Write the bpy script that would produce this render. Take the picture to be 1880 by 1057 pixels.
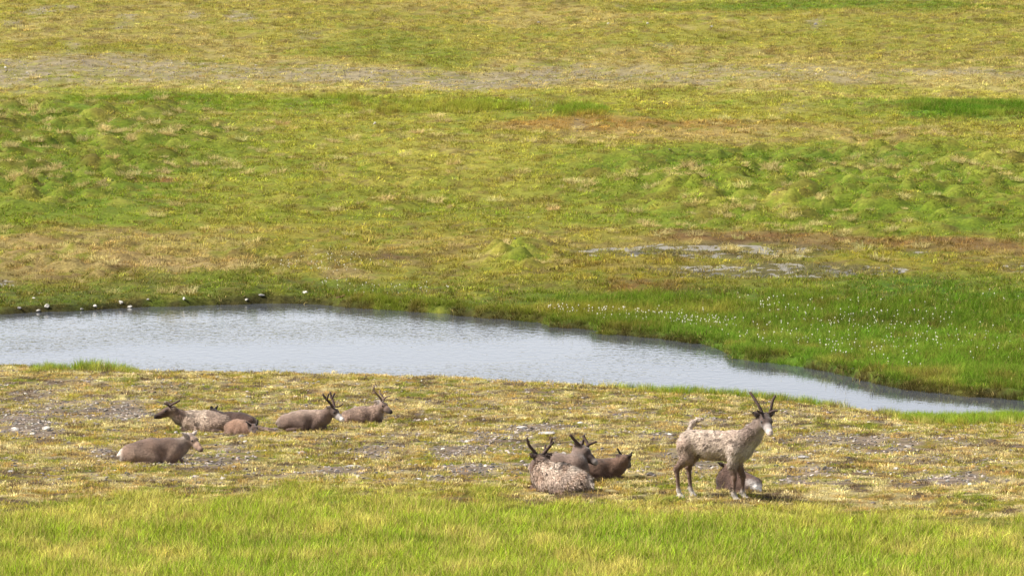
import bpy, math, random
import numpy as np
from mathutils import Vector
R = math.radians
rng = np.random.default_rng(7); random.seed(7)
for o in list(bpy.data.objects): bpy.data.objects.remove(o)
scene = bpy.context.scene
col = scene.collection

# ------------------------------------------------------------------ camera
CH, F, U0, V0, VH = 8.55, 7050.0, 940.0, 528.5, -100.0
PITCH = math.atan((V0 - VH) / F)
cam = bpy.data.cameras.new('camera'); cam_o = bpy.data.objects.new('camera', cam); col.objects.link(cam_o)
cam.sensor_width = 36.0; cam.lens = 135.0; cam.clip_start = 0.5; cam.clip_end = 30000
cam_o.location = (0, 0, CH); cam_o.rotation_euler = (math.pi/2 - PITCH, 0, 0)
scene.camera = cam_o
# ------------------------------------------------------------------ sky, sun, exposure
SUN_EL, SUN_AZ = R(48), R(-96)          # azimuth from +Y, negative = to the left
w = bpy.data.worlds.new('World'); scene.world = w; w.use_nodes = True
nt = w.node_tree; nt.nodes.clear()
sky = nt.nodes.new('ShaderNodeTexSky'); sky.sky_type = 'NISHITA'; sky.sun_disc = False
sky.sun_elevation = SUN_EL; sky.sun_rotation = SUN_AZ; sky.altitude = 800; sky.air_density = 1.2; sky.dust_density = 1.2; sky.ozone_density = 1.0
bw = nt.nodes.new('ShaderNodeRGBToBW'); mixw = nt.nodes.new('ShaderNodeMix'); mixw.data_type = 'RGBA'
mixw.inputs[0].default_value = 0.74      # thin overcast: most of the blue is washed out
tint = nt.nodes.new('ShaderNodeMix'); tint.data_type = 'RGBA'; tint.blend_type = 'MULTIPLY'; tint.inputs[0].default_value = 1; tint.inputs[7].default_value = (1.0, 0.985, 1.035, 1)
bg = nt.nodes.new('ShaderNodeBackground'); bg.inputs[1].default_value = 0.07
wo = nt.nodes.new('ShaderNodeOutputWorld')
L = nt.links.new
L(sky.outputs[0], bw.inputs[0]); L(sky.outputs[0], mixw.inputs[6]); L(bw.outputs[0], mixw.inputs[7])
L(mixw.outputs[2], tint.inputs[6]); L(tint.outputs[2], bg.inputs[0]); L(bg.outputs[0], wo.inputs[0])
sl = bpy.data.lights.new('sun', 'SUN'); sl.energy = 3.2; sl.angle = R(10); sl.color = (1, 0.955, 0.88)
so = bpy.data.objects.new('sun', sl); col.objects.link(so)
sd = Vector((math.sin(SUN_AZ)*math.cos(SUN_EL), math.cos(SUN_AZ)*math.cos(SUN_EL), math.sin(SUN_EL)))
so.rotation_euler = (-sd).to_track_quat('-Z', 'Y').to_euler()
vs = scene.view_settings
vs.view_transform = 'Standard'; vs.look = 'None'; vs.gamma = 1.0; vs.use_curve_mapping = False
vs.exposure = 1.78
cy = scene.cycles; cy.max_bounces = 5; cy.diffuse_bounces = 3; cy.glossy_bounces = 3; cy.transmission_bounces = 3; cy.transparent_max_bounces = 4

# ------------------------------------------------------------------ helpers
def lin(c):
    c = np.asarray(c, float)/255.0
    return np.where(c <= .04045, c/12.92, ((c+.055)/1.055)**2.4)
def alb(r, g, b, k=0.62):
    c = lin((r, g, b)); return c*(k+(.88-k)*float(sstep(.55, .8, c.mean())))
def sstep(a, b, x):
    t = np.clip((x-a)/(b-a), 0, 1); return t*t*(3-2*t)
def hsh(i, j, seed):
    i = i.astype(np.int64); j = j.astype(np.int64)
    n = (i*374761393 + j*668265263 + seed*974634777) & 0xffffffff
    n = ((n ^ (n >> 13))*1274126177) & 0xffffffff
    n = ((n ^ (n >> 16))*2246822519) & 0xffffffff
    return ((n ^ (n >> 15)) & 0xffffff)/float(0xffffff)
def vn(x, y, seed=0):
    x = np.asarray(x, float); y = np.asarray(y, float)
    i = np.floor(x); j = np.floor(y); fx = x-i; fy = y-j
    fx = fx*fx*fx*(fx*(fx*6-15)+10); fy = fy*fy*fy*(fy*(fy*6-15)+10)
    a = hsh(i, j, seed); b = hsh(i+1, j, seed); c = hsh(i, j+1, seed); d = hsh(i+1, j+1, seed)
    return (a*(1-fx)+b*fx)*(1-fy) + (c*(1-fx)+d*fx)*fy
def fbm(x, y, seed=0, o=4, g=0.5):
    s = 0; a = 1; t = 0
    c, sn = math.cos(.6), math.sin(.6)
    for k in range(o):
        s = s + a*vn(x, y, seed+k*17); t += a; a *= g
        x, y = 2.03*(c*x-sn*y)+3.1, 2.03*(sn*x+c*y)+7.7
    return s/t                                   # 0..1, mean .5
def mounds(x, y, cell, seed):
    i0 = np.floor(x/cell); j0 = np.floor(y/cell); best = np.zeros_like(x)
    for di in (-1, 0, 1):
        for dj in (-1, 0, 1):
            i = i0+di; j = j0+dj
            cx = (i+.15+.7*hsh(i, j, seed))*cell; cy = (j+.15+.7*hsh(i, j, seed+1))*cell
            rr = cell*(.32+.33*hsh(i, j, seed+2)); amp = .35+.65*hsh(i, j, seed+3)
            d2 = ((x-cx)/rr)**2 + ((y-cy)/(rr*.85))**2
            best = np.maximum(best, amp*np.clip(1-d2, 0, 1)**.8)
    return best

def unproject(u, v, Y):
    """pixel of the photograph at depth Y along the ground -> world point"""
    x = (np.asarray(u, float)-U0)/F; yu = -(np.asarray(v, float)-V0)/F
    dy = math.cos(PITCH)+math.sin(PITCH)*yu; dz = -math.sin(PITCH)+math.cos(PITCH)*yu
    t = Y/dy
    return x*t, Y+0*t, CH+dz*t
def on_level(u, v, z):
    x = (np.asarray(u, float)-U0)/F; yu = -(np.asarray(v, float)-V0)/F
    dy = math.cos(PITCH)+math.sin(PITCH)*yu; dz = -math.sin(PITCH)+math.cos(PITCH)*yu
    t = (z-CH)/dz
    return x*t, dy*t
def project(X, Y, Z):
    dz = Z-CH
    fwd = Y*math.cos(PITCH)-dz*math.sin(PITCH); up = Y*math.sin(PITCH)+dz*math.cos(PITCH)
    fwd = np.maximum(fwd, 1.0)
    return U0+F*X/fwd, V0-F*up/fwd

# ------------------------------------------------------------------ terrain
WATER = -1.65
near_px = [(-500,670),(-200,671),(0,672),(60,674),(255,681),(400,683),(560,687),(700,692),(850,698),(1000,705),(1130,713),(1300,725),(1480,742),(1580,756),(1650,769),(1750,769),(1880,766),(2200,764)]
far_px = [(-500,586),(-200,580),(0,577),(100,573),(250,566),(400,561),(500,558),(600,560),(650,566),(800,574),(900,584),(1000,592),(1009,601),(1088,605),(1096,613),(1200,622),(1328,639),(1346,659),(1440,668),(1550,690),(1650,712),(1750,724),(1880,736),(2200,742)]
nX, nY = on_level([p[0] for p in near_px], [p[1] for p in near_px], -1.6)
fX, fY = on_level([p[0] for p in far_px], [p[1] for p in far_px], WATER)
def shore_near(X): return np.interp(X, nX, nY) + (fbm(X*.9, X*0, 5, 3)-.5)*.5 + (vn(X*4, X*0, 9)-.5)*.18
def shore_far(X): return np.interp(X, fX, fY) + (fbm(X*.8, X*0+3, 6, 3)-.5)*.7 + (vn(X*3.3, X*0, 8)-.5)*.22
NEAR_T = ([-3000,-200,-20,0,20,45,50,58,76,84,95,130], [6.6,6.6,6.75,6.85,3.9,.62,.42,.23,-.93,-1.32,-1.58,-1.6])
FAR_T = ([60,108,122,142,162,185,210,230,260,400,900,3000,9000], [-1.6,-1.56,-1.0,.49,1.66,3.30,5.57,6.7,7.0,6.0,2,-6,-30])
def zf_base(Y): return np.interp(Y, *FAR_T)
def base_uv(X, Y):
    zb = np.where(Y < shore_near(X), np.interp(Y, *NEAR_T), np.interp(Y, *FAR_T))
    return project(X, Y, zb)
def blob(u, v, X, Y, cu, cv, ru, rv, soft=.45, seed=1, nscale=.55, amt=.7):
    d = np.sqrt(((u-cu)/ru)**2+((v-cv)/rv)**2); i = np.nonzero(d < 1+soft+amt)
    out = np.zeros_like(d)
    if len(i[0]):
        x = X[i]; y = Y[i]
        out[i] = sstep(1+soft, 1-soft, d[i]+(fbm(x*nscale, y*nscale, seed+int(cu), 4)-.5)*2*amt)
    return out
# gravel beds (pixel centre and half size on the photograph, strength)
GRAVEL = [(60,142,130,22,1),(200,128,160,18,.9),(330,140,150,16,.8),(480,135,130,14,.8),(620,140,120,16,.9),(760,148,110,18,1),(880,152,120,18,1),(1000,140,120,20,.9),(1130,138,110,14,.7),(1250,150,90,10,.6),(1330,130,90,12,.6),(1450,138,160,14,.6),(1540,150,60,6,.6),(1760,136,130,6,.7),(60,172,60,5,.5),
 (70,28,32,7,1),(18,50,28,6,.9),(120,20,22,4,.8),(235,40,22,8,.9),(228,56,22,6,.7),(355,36,18,7,.8),(440,38,30,7,.9),(570,65,26,10,.7),(130,98,14,12,.8),(1215,80,26,5,1),(1497,46,14,7,1),(1140,10,14,5,.6),(980,195,40,10,.7),(1470,205,40,8,.5),(1060,235,16,8,.6)]
PLAIN_GRAVEL = [(40,775,80,20,1),(60,795,60,9,1),(205,755,70,18,1),(110,752,60,14,.8),(180,828,28,10,1),(60,725,50,10,.6),(400,850,60,10,1),(330,845,60,9,.9),(430,830,40,10,.7),(255,835,50,10,.6),(620,870,60,9,.95),(680,830,45,9,.9),(660,850,28,6,.5),(850,830,60,14,1),(900,808,60,12,.9),(860,862,60,9,1),(960,856,50,8,1),(980,790,60,12,.9),(1040,785,50,9,.7),(960,825,40,9,.7),(730,800,40,9,.6),(620,812,40,8,.6),(1210,800,40,9,.7),(1240,835,26,9,.8),(1290,858,40,14,.9),(1190,870,30,7,.5),(1450,840,50,8,.9),(1495,863,32,8,1),(1460,880,45,8,1),(1540,885,25,6,.7),(1590,866,20,4,.6),(1735,878,60,10,1),(1670,888,24,6,.7),(1500,798,70,12,.8),(1580,805,50,12,.9),(1660,815,45,12,.9),(1760,805,60,12,.5),(1700,840,60,10,.5),(1820,850,60,10,.5),(1570,828,50,8,.6),(1450,760,40,6,.6),(1300,775,60,7,.5),(650,735,60,8,.4),(500,745,60,8,.35),(850,745,60,8,.4),(300,715,70,8,.4),(130,705,60,7,.35),(1080,745,60,8,.4),(1170,765,50,8,.5),(820,775,50,8,.5)]
HUMMOCK = [(90,300,230,110,1),(300,240,170,50,.7),(60,225,100,40,.6),(1500,340,400,75,1),(1750,330,200,70,.9),(1350,290,150,25,.7),(1600,288,110,20,1),(700,330,260,70,.3),(960,470,80,30,.9),(480,475,160,45,.5),(150,480,170,50,.6),(330,540,200,26,.5)]
POOLS = [(1130,462,100,9),(1340,460,150,12),(1230,456,60,8),(1420,495,190,12),(1310,503,90,7),(1560,493,90,7),(1690,462,40,8),(1870,488,40,8),(8,517,22,6)]
def gravel_mask(u, v, X, Y):
    m = np.zeros_like(X)
    for i, (cu, cv, ru, rv, s) in enumerate(GRAVEL):
        m = np.maximum(m, .85*s*blob(u, v, X, Y, cu, cv, ru, rv, .6, 31+i, .8, .95))
    for i, (cu, cv, ru, rv, s) in enumerate(PLAIN_GRAVEL):
        m = np.maximum(m, s*blob(u, v, X, Y, cu, cv, ru, rv, .5, 71+i, 1.6, .9))
    return m
def hummock_mask(u, v, X, Y):
    m = np.zeros_like(X)
    for i, (cu, cv, ru, rv, s) in enumerate(HUMMOCK):
        m = np.maximum(m, s*blob(u, v, X, Y, cu, cv, ru, rv, .5, 131+i, .15, .5))
    return m
def pool_mask(u, v, X, Y):
    m = np.zeros_like(X)
    for i, (cu, cv, ru, rv) in enumerate(POOLS):
        m = np.maximum(m, blob(u, v, X, Y, cu, cv, ru, rv, .3, 201+i, .35, .7))
    return m
def pool_level(Y): return None
def zfun(X, Y):
    X = np.asarray(X, float); Y = np.asarray(Y, float)
    X, Y = np.broadcast_arrays(X, Y); X = X.astype(float); Y = Y.astype(float)
    yn = shore_near(X); yf = shore_far(X); yf = np.maximum(yf, yn+.4)
    zn = np.interp(Y, *NEAR_T)
    cap = -1.56 + .085*(yn-Y)
    zn = np.where(Y > 70, np.minimum(zn, np.maximum(cap, -1.6)), zn)
    zn = zn + np.where(Y > 30, (fbm(X*.35, Y*.35, 11, 4)-.5)*.16 + (fbm(X*1.7, Y*1.7, 12, 3)-.5)*.09, 0)*sstep(0, 2.5, yn-Y)
    zn = zn - .12*sstep(.5, 0, yn-Y)
    zf = np.interp(Y, *FAR_T)
    d = Y-yf
    u, v = project(X, Y, zf)
    hm = hummock_mask(u, v, X, Y)
    und = (fbm(X*.09, Y*.09, 21, 3)-.5)*.7*sstep(112, 140, Y) + (fbm(X*.45, Y*.45, 22, 4)-.5)*(.16+.22*hm)
    mo = mounds(X+.4*vn(X, Y, 3), Y+.4*vn(X, Y, 4), 1.25, 41)*.5 + mounds(X, Y, .75, 47)*.22
    zfar = zf + und*sstep(0, 4, d) + hm*mo*sstep(0, 2, d) + (fbm(X*1.9, Y*1.9, 23, 3)-.5)*.10*sstep(0, 1, d)
    # steps of the terrain: river terrace edge behind the green strip
    bank = .04+.10*vn(X*.7, Y*0, 51)
    zfar = np.maximum(zfar, -1.56) if False else zfar
    zfar = np.where(d < 6, np.maximum(zfar, WATER+.05), zfar)
    zfar = (WATER-.25) + (zfar+bank*sstep(6, .5, d)-(WATER-.25))*sstep(-.25, .35, d)
    pm = pool_mask(u, v, X, Y)
    zfar = zfar*(1-pm) + pm*(zf - .045 + (fbm(X*4.2, Y*2.6, 61, 4, .6)-.5)*.26)
    bed = WATER-.3-.0*X
    z = np.where(Y <= yn, zn, np.where(Y >= yf-.25, zfar, bed))
    mid = (Y > yn) & (Y < yf-.25)
    z = np.where(mid, np.maximum(bed, zn*0 + (-1.68) - .5*(Y-yn)), z)
    return z
def ground_at(u, v):
    """walk along the line of sight of a pixel to the terrain"""
    Ys = np.arange(45, 240, .5); x, y, z = unproject(u, v, Ys); i = int(np.argmax(z <= zfun(x, Ys)))
    Ys = np.arange(Ys[i]-1.0, Ys[i]+.3, .02)
    x, y, z = unproject(u, v, Ys)
    zz = zfun(x, Ys)
    i = int(np.argmax(z <= zz))
    return float(x[i]), float(Ys[i]), float(zz[i])

# vegetation colours as they look in the photograph -> albedo
# (u, v, ru, rv, rgb, strength) painted over a base that runs with depth
BASE_V = [-400, 0, 60, 110, 160, 200, 260, 330, 400, 450, 500, 540, 575, 620]
BASE_C = [(164,152,82),(166,154,80),(166,156,82),(172,158,88),(188,174,104),(160,156,66),(158,154,66),(152,152,64),(150,148,62),(158,142,72),(142,132,56),(112,122,42),(94,108,34),(94,118,36)]
ZONES = [
 (1540,8,290,15,(104,128,34),1),(1300,16,120,6,(120,135,44),.8),(1650,70,250,30,(152,150,70),.5),(700,90,120,28,(136,142,58),.8),(820,105,60,20,(128,138,52),.6),(900,15,160,10,(186,166,86),.7),(1080,30,160,14,(184,166,92),.7),(250,60,260,40,(172,158,92),.5),(120,95,200,12,(146,142,64),.6),(1350,95,220,20,(178,162,90),.6),(1240,68,120,10,(146,146,64),.6),(1700,120,180,12,(168,156,84),.5),
 (1050,150,220,20,(166,150,92),.6),(450,165,420,12,(192,178,106),.7),(1450,180,260,20,(190,176,110),.7),
 (320,190,260,12,(104,136,30),1),(600,200,180,14,(124,144,40),.9),(840,205,150,12,(122,142,40),.9),(1060,210,50,14,(94,130,28),1),(60,205,90,20,(128,142,48),.8),(1790,198,120,20,(76,122,22),1.0),(1560,200,70,12,(124,140,48),.8),(1210,180,90,10,(146,152,56),.7),(1560,165,90,8,(150,152,62),.6),(1380,190,90,12,(152,152,66),.6),
 (150,300,290,100,(112,134,34),.95),(60,250,140,50,(110,136,34),.9),(300,270,200,50,(116,134,38),.8),(80,400,160,40,(116,134,40),.6),(290,332,70,6,(150,104,66),.95),(520,330,160,60,(144,148,54),.7),(700,240,240,50,(160,156,70),.7),(800,300,200,60,(168,160,78),.8),(700,380,200,30,(142,148,52),.7),(1050,320,100,90,(156,154,64),.6),
 (1250,240,260,14,(164,128,66),.9),(1100,232,160,10,(160,126,58),.9),(1450,255,400,18,(182,160,92),.9),(1720,235,160,14,(152,146,66),.7),(1180,275,220,22,(176,162,84),.7),
 (1550,350,460,80,(112,136,36),.95),(1300,300,200,22,(106,132,34),.9),(1610,295,130,18,(88,118,26),.8),(1330,390,220,30,(130,144,46),.7),(1800,390,180,40,(116,136,36),.8),
 (200,468,290,42,(170,146,90),.9),(100,500,140,24,(150,128,78),.9),(330,495,110,14,(178,154,100),.9),(430,452,160,24,(168,154,78),.8),(700,450,230,18,(160,146,64),.6),(690,472,90,8,(98,72,52),.95),(620,490,60,6,(120,86,58),.7),(560,470,120,40,(142,138,56),.6),(650,508,70,8,(172,148,98),.8),(800,505,120,20,(146,138,64),.7),(960,470,100,30,(156,152,62),.8),(960,475,34,14,(104,126,36),.8),
 (1300,436,140,9,(116,82,48),.85),(1480,440,170,8,(120,86,50),.85),(1700,450,200,12,(126,92,54),.75),(1250,425,70,6,(100,66,40),.8),(1250,478,260,16,(150,138,50),.8),(1600,465,200,16,(148,138,50),.8),(1150,500,110,30,(146,132,48),.7),(1180,528,110,14,(128,92,46),.8),(1290,535,70,8,(92,66,36),.9),(1330,460,170,16,(120,112,92),.7),(1430,496,210,14,(112,108,92),.7),
 (330,545,420,26,(92,106,30),.85),(120,552,170,16,(84,96,28),.8),(400,520,40,8,(74,82,30),.8),(380,515,100,10,(106,124,34),.8),(750,555,160,12,(110,124,34),.7),(300,520,80,10,(120,104,58),.6),
 (1500,570,520,38,(92,122,30),.9),(1700,560,260,50,(82,116,24),.9),(1250,580,200,14,(116,124,40),.6),(1050,575,120,12,(134,130,50),.7),(1500,640,400,50,(96,132,38),.9),(1750,670,260,60,(98,134,36),.9),(1330,562,60,6,(100,92,44),.7),(1620,592,160,10,(62,84,18),.7),(1850,590,120,18,(72,108,20),.7),
]
def far_colour(X, Y):
    zf = zf_base(Y); u, v = project(X, Y, zf)
    vw = v + (fbm(X*.25, Y*.25, 301, 3)-.5)*26
    c = np.stack([np.interp(vw, BASE_V, [b[k] for b in BASE_C]) for k in range(3)], 1)
    for i, (cu, cv, ru, rv, rgb, s) in enumerate(ZONES):
        m = (s*blob(u, v, X, Y, cu, cv, ru, rv, .5, 311+i*3, .35, .65))[:, None]
        c = c*(1-m)+np.array(rgb)*m
    hm = hummock_mask(u, v, X, Y)
    mo = mounds(X+.4*vn(X, Y, 3), Y+.4*vn(X, Y, 4), 1.25, 41); mo2 = mounds(X, Y, .75, 47); pick = vn(X*.6, Y*.6, 405)
    t = (hm*np.maximum(sstep(.35, .75, mo), .8*sstep(.4, .8, mo2)))[:, None]
    top = np.where((pick > .6)[:, None], np.array((132,108,62)), np.where((pick > .34)[:, None], np.array((196,182,112)), np.array((158,158,70))))
    c = c*(1-.55*t)+top*.55*t
    lo = (hm*sstep(.12, .0, np.maximum(mo, mo2)))[:, None]*.65; c = c*(1-lo)+np.array((88,118,22))*lo
    # patchwork of straw, olive and moss inside every zone
    n1 = fbm(X*.9, Y*.9, 401, 4); n2 = fbm(X*.35, Y*.35, 402, 4); n3 = fbm(X*2.3, Y*2.3, 403, 3)
    st = (.5*sstep(.54, .7, n1)*sstep(.38, .58, n2))[:, None]; c = c*(1-st)+np.array((186,168,98))*st
    gr = (.45*sstep(.54, .68, n3)*sstep(.6, .42, n2))[:, None]; c = c*(1-gr)+np.array((104,128,34))*gr
    br = (.5*sstep(.6, .68, fbm(X*1.5, Y*1.5, 404, 4)))[:, None]; c = c*(1-br)+np.array((112,92,50))*br
    md = (.85*sstep(.55, .1, Y-shore_far(X))*sstep(.3, .5, fbm(X*.9, Y*.9, 407, 3)))[:, None]; c = c*(1-md)+np.array((60,52,32))*md   # wet peat at the waterline
    return c, u, v
def near_colour(X, Y):
    u, v = project(X, Y, np.interp(Y, *NEAR_T))
    c = np.ones((len(X), 3))*np.array((198,182,124))
    def mix(c, m, rgb): return c*(1-m[:, None])+np.array(rgb)*m[:, None]
    n2 = fbm(X*.45, Y*.45, 502, 3)
    def pt(sc, seed, a, b): return sstep(a, b, fbm(X*sc, Y*sc*1.15, seed, 4))
    c = mix(c, .9*pt(2.0, 501, .50, .55), (156,146,64))
    c = mix(c, .9*pt(2.4, 506, .55, .60), (228,212,152))
    c = mix(c, .9*pt(2.9, 503, .56, .61)*sstep(.36, .5, n2), (120,130,38))
    c = mix(c, .6*pt(3.0, 504, .585, .63), (180,138,66))
    c = mix(c, .9*pt(2.6, 505, .60, .65), (98,80,64))
    # green fringe along the water on the right and the tuft on the left
    ed = shore_near(X)-Y
    g = sstep(1.9, .5, ed)*np.maximum(sstep(1050, 1250, u)*sstep(1600, 1500, u), sstep(45, 70, u)*sstep(265, 235, u))
    g = np.maximum(g, sstep(5.2, 3.2, ed)*sstep(1600, 1680, u))
    c = mix(c, g, (128,158,44))
    fg = sstep(-26, 22, v-np.interp(u, [0,250,380,900,1000,1250,1500,1880], [944,938,916,918,934,948,954,960])+(fbm(X*.9, Y*.9, 507, 4)-.5)*80)
    c = mix(c, fg, (150,170,50))
    st = fg*sstep(.53, .62, fbm(X*2.6, Y*1.3, 508, 4))*.75
    c = mix(c, st, (216,200,130))
    dk = fg*sstep(.55, .72, fbm(X*.5, Y*.4, 509, 3))*.8
    c = mix(c, dk, (132,164,34))
    return c, u, v, fg, g
def veg(X, Y):
    """colour (0-255), gravel, pool, hummock masks and side for ground points"""
    X = np.asarray(X, float); Y = np.asarray(Y, float)
    near = Y < (shore_near(X)+shore_far(X))/2
    cf, u, v = far_colour(X, Y); cn, un, vn_, fg, g = near_colour(X, Y)
    c = np.where(near[:, None], cn, cf); uu = np.where(near, un, u); vv = np.where(near, vn_, v)
    gm = np.clip(np.maximum(gravel_mask(uu, vv, X, Y)*1.05, np.where(near, .65*sstep(.61, .66, fbm(X*2.6, Y*3.0, 508, 4))*(vv < 885), 0)), 0, 1)*(1-np.where(near, fg, 0))
    return c, uu, vv, gm, np.where(near, 0, pool_mask(u, v, X, Y)), np.where(near, 0, hummock_mask(u, v, X, Y)), near, fg, g

# ------------------------------------------------------------------ materials
def new_mat(name):
    m = bpy.data.materials.new(name); m.use_nodes = True
    n = m.node_tree; n.nodes.clear()
    out = n.nodes.new('ShaderNodeOutputMaterial'); return m, n, out
def mat_ground():
    m, n, out = new_mat('ground_turf'); l = n.links.new
    a = n.nodes.new('ShaderNodeAttribute'); a.attribute_name = 'col'
    tc = n.nodes.new('ShaderNodeTexCoord')
    t1 = n.nodes.new('ShaderNodeTexNoise'); t1.inputs['Scale'].default_value = 9; t1.inputs['Detail'].default_value = 8; t1.inputs['Roughness'].default_value = .7
    t2 = n.nodes.new('ShaderNodeTexNoise'); t2.inputs['Scale'].default_value = 2.2; t2.inputs['Detail'].default_value = 6
    l(tc.outputs['Object'], t1.inputs[0]); l(tc.outputs['Object'], t2.inputs[0])
    r = n.nodes.new('ShaderNodeMapRange'); r.inputs[1].default_value = .3; r.inputs[2].default_value = .7; r.inputs[3].default_value = .5; r.inputs[4].default_value = 1.35
    l(t1.outputs[0], r.inputs[0])
    r2 = n.nodes.new('ShaderNodeMapRange'); r2.inputs[1].default_value = .3; r2.inputs[2].default_value = .7; r2.inputs[3].default_value = .8; r2.inputs[4].default_value = 1.15
    l(t2.outputs[0], r2.inputs[0])
    mu = n.nodes.new('ShaderNodeMath'); mu.operation = 'MULTIPLY'; l(r.outputs[0], mu.inputs[0]); l(r2.outputs[0], mu.inputs[1])
    mx = n.nodes.new('ShaderNodeVectorMath'); mx.operation = 'SCALE'; l(a.outputs['Color'], mx.inputs[0]); l(mu.outputs[0], mx.inputs['Scale'])
    b = n.nodes.new('ShaderNodeBsdfPrincipled'); b.inputs['Roughness'].default_value = .95; b.inputs['Specular IOR Level'].default_value = .15
    l(mx.outputs[0], b.inputs['Base Color'])
    bp = n.nodes.new('ShaderNodeBump'); bp.inputs['Strength'].default_value = .8; bp.inputs['Distance'].default_value = .06
    l(t1.outputs[0], bp.inputs['Height']); l(bp.outputs[0], b.inputs['Normal']); l(b.outputs[0], out.inputs[0])
    return m
def mat_blade():
    m, n, out = new_mat('grass_blade'); l = n.links.new
    a = n.nodes.new('ShaderNodeAttribute'); a.attribute_type = 'INSTANCER'; a.attribute_name = 'icol'
    t = n.nodes.new('ShaderNodeAttribute'); t.attribute_name = 'tint'
    s = n.nodes.new('ShaderNodeSeparateColor'); l(t.outputs['Color'], s.inputs[0])
    mx = n.nodes.new('ShaderNodeMix'); mx.data_type = 'RGBA'; l(s.outputs[1], mx.inputs[0]); l(a.outputs['Color'], mx.inputs[6])
    mx.inputs[7].default_value = (*alb(206,184,116), 1)
    mr = n.nodes.new('ShaderNodeMix'); mr.data_type = 'RGBA'; l(s.outputs[2], mr.inputs[0]); l(mx.outputs[2], mr.inputs[6]); mr.inputs[7].default_value = (*alb(150,92,60), 1)
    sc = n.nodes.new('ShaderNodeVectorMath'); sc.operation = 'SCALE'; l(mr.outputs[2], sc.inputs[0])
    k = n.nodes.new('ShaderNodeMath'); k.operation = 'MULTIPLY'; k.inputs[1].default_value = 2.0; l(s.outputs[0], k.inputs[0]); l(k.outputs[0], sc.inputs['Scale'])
    d = n.nodes.new('ShaderNodeBsdfDiffuse'); tr = n.nodes.new('ShaderNodeBsdfTranslucent'); ms = n.nodes.new('ShaderNodeMixShader'); ms.inputs[0].default_value = .38
    l(sc.outputs[0], d.inputs[0]); l(sc.outputs[0], tr.inputs[0]); l(d.outputs[0], ms.inputs[1]); l(tr.outputs[0], ms.inputs[2]); l(ms.outputs[0], out.inputs[0])
    return m
def mat_inst(name, rough=.9):
    m, n, out = new_mat(name); l = n.links.new
    a = n.nodes.new('ShaderNodeAttribute'); a.attribute_type = 'INSTANCER'; a.attribute_name = 'icol'
    tc = n.nodes.new('ShaderNodeTexCoord'); t1 = n.nodes.new('ShaderNodeTexNoise'); t1.inputs['Scale'].default_value = 3; t1.inputs['Detail'].default_value = 5
    l(tc.outputs['Object'], t1.inputs[0])
    r = n.nodes.new('ShaderNodeMapRange'); r.inputs[1].default_value = .3; r.inputs[2].default_value = .7; r.inputs[3].default_value = .7; r.inputs[4].default_value = 1.25; l(t1.outputs[0], r.inputs[0])
    sc = n.nodes.new('ShaderNodeVectorMath'); sc.operation = 'SCALE'; l(a.outputs['Color'], sc.inputs[0]); l(r.outputs[0], sc.inputs['Scale'])
    b = n.nodes.new('ShaderNodeBsdfPrincipled'); b.inputs['Roughness'].default_value = rough; l(sc.outputs[0], b.inputs['Base Color']); l(b.outputs[0], out.inputs[0])
    return m
def mat_plain(name, rgb, rough=.6, spec=.5):
    m, n, out = new_mat(name); b = n.nodes.new('ShaderNodeBsdfPrincipled')
    b.inputs['Base Color'].default_value = (*rgb, 1); b.inputs['Roughness'].default_value = rough; b.inputs['Specular IOR Level'].default_value = spec
    n.links.new(b.outputs[0], out.inputs[0]); return m
def mat_stone(name, c1, c2, scale=6):
    m, n, out = new_mat(name); l = n.links.new
    tc = n.nodes.new('ShaderNodeTexCoord'); t1 = n.nodes.new('ShaderNodeTexNoise'); t1.inputs['Scale'].default_value = scale; t1.inputs['Detail'].default_value = 8; t1.inputs['Roughness'].default_value = .65
    l(tc.outputs['Object'], t1.inputs[0])
    r = n.nodes.new('ShaderNodeValToRGB'); r.color_ramp.elements[0].position = .35; r.color_ramp.elements[1].position = .62
    r.color_ramp.elements[0].color = (*c1, 1); r.color_ramp.elements[1].color = (*c2, 1); l(t1.outputs[0], r.inputs[0])
    b = n.nodes.new('ShaderNodeBsdfPrincipled'); b.inputs['Roughness'].default_value = .85; l(r.outputs[0], b.inputs['Base Color'])
    bp = n.nodes.new('ShaderNodeBump'); bp.inputs['Strength'].default_value = .5; bp.inputs['Distance'].default_value = .02; l(t1.outputs[0], bp.inputs['Height']); l(bp.outputs[0], b.inputs['Normal'])
    l(b.outputs[0], out.inputs[0]); return m
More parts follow.
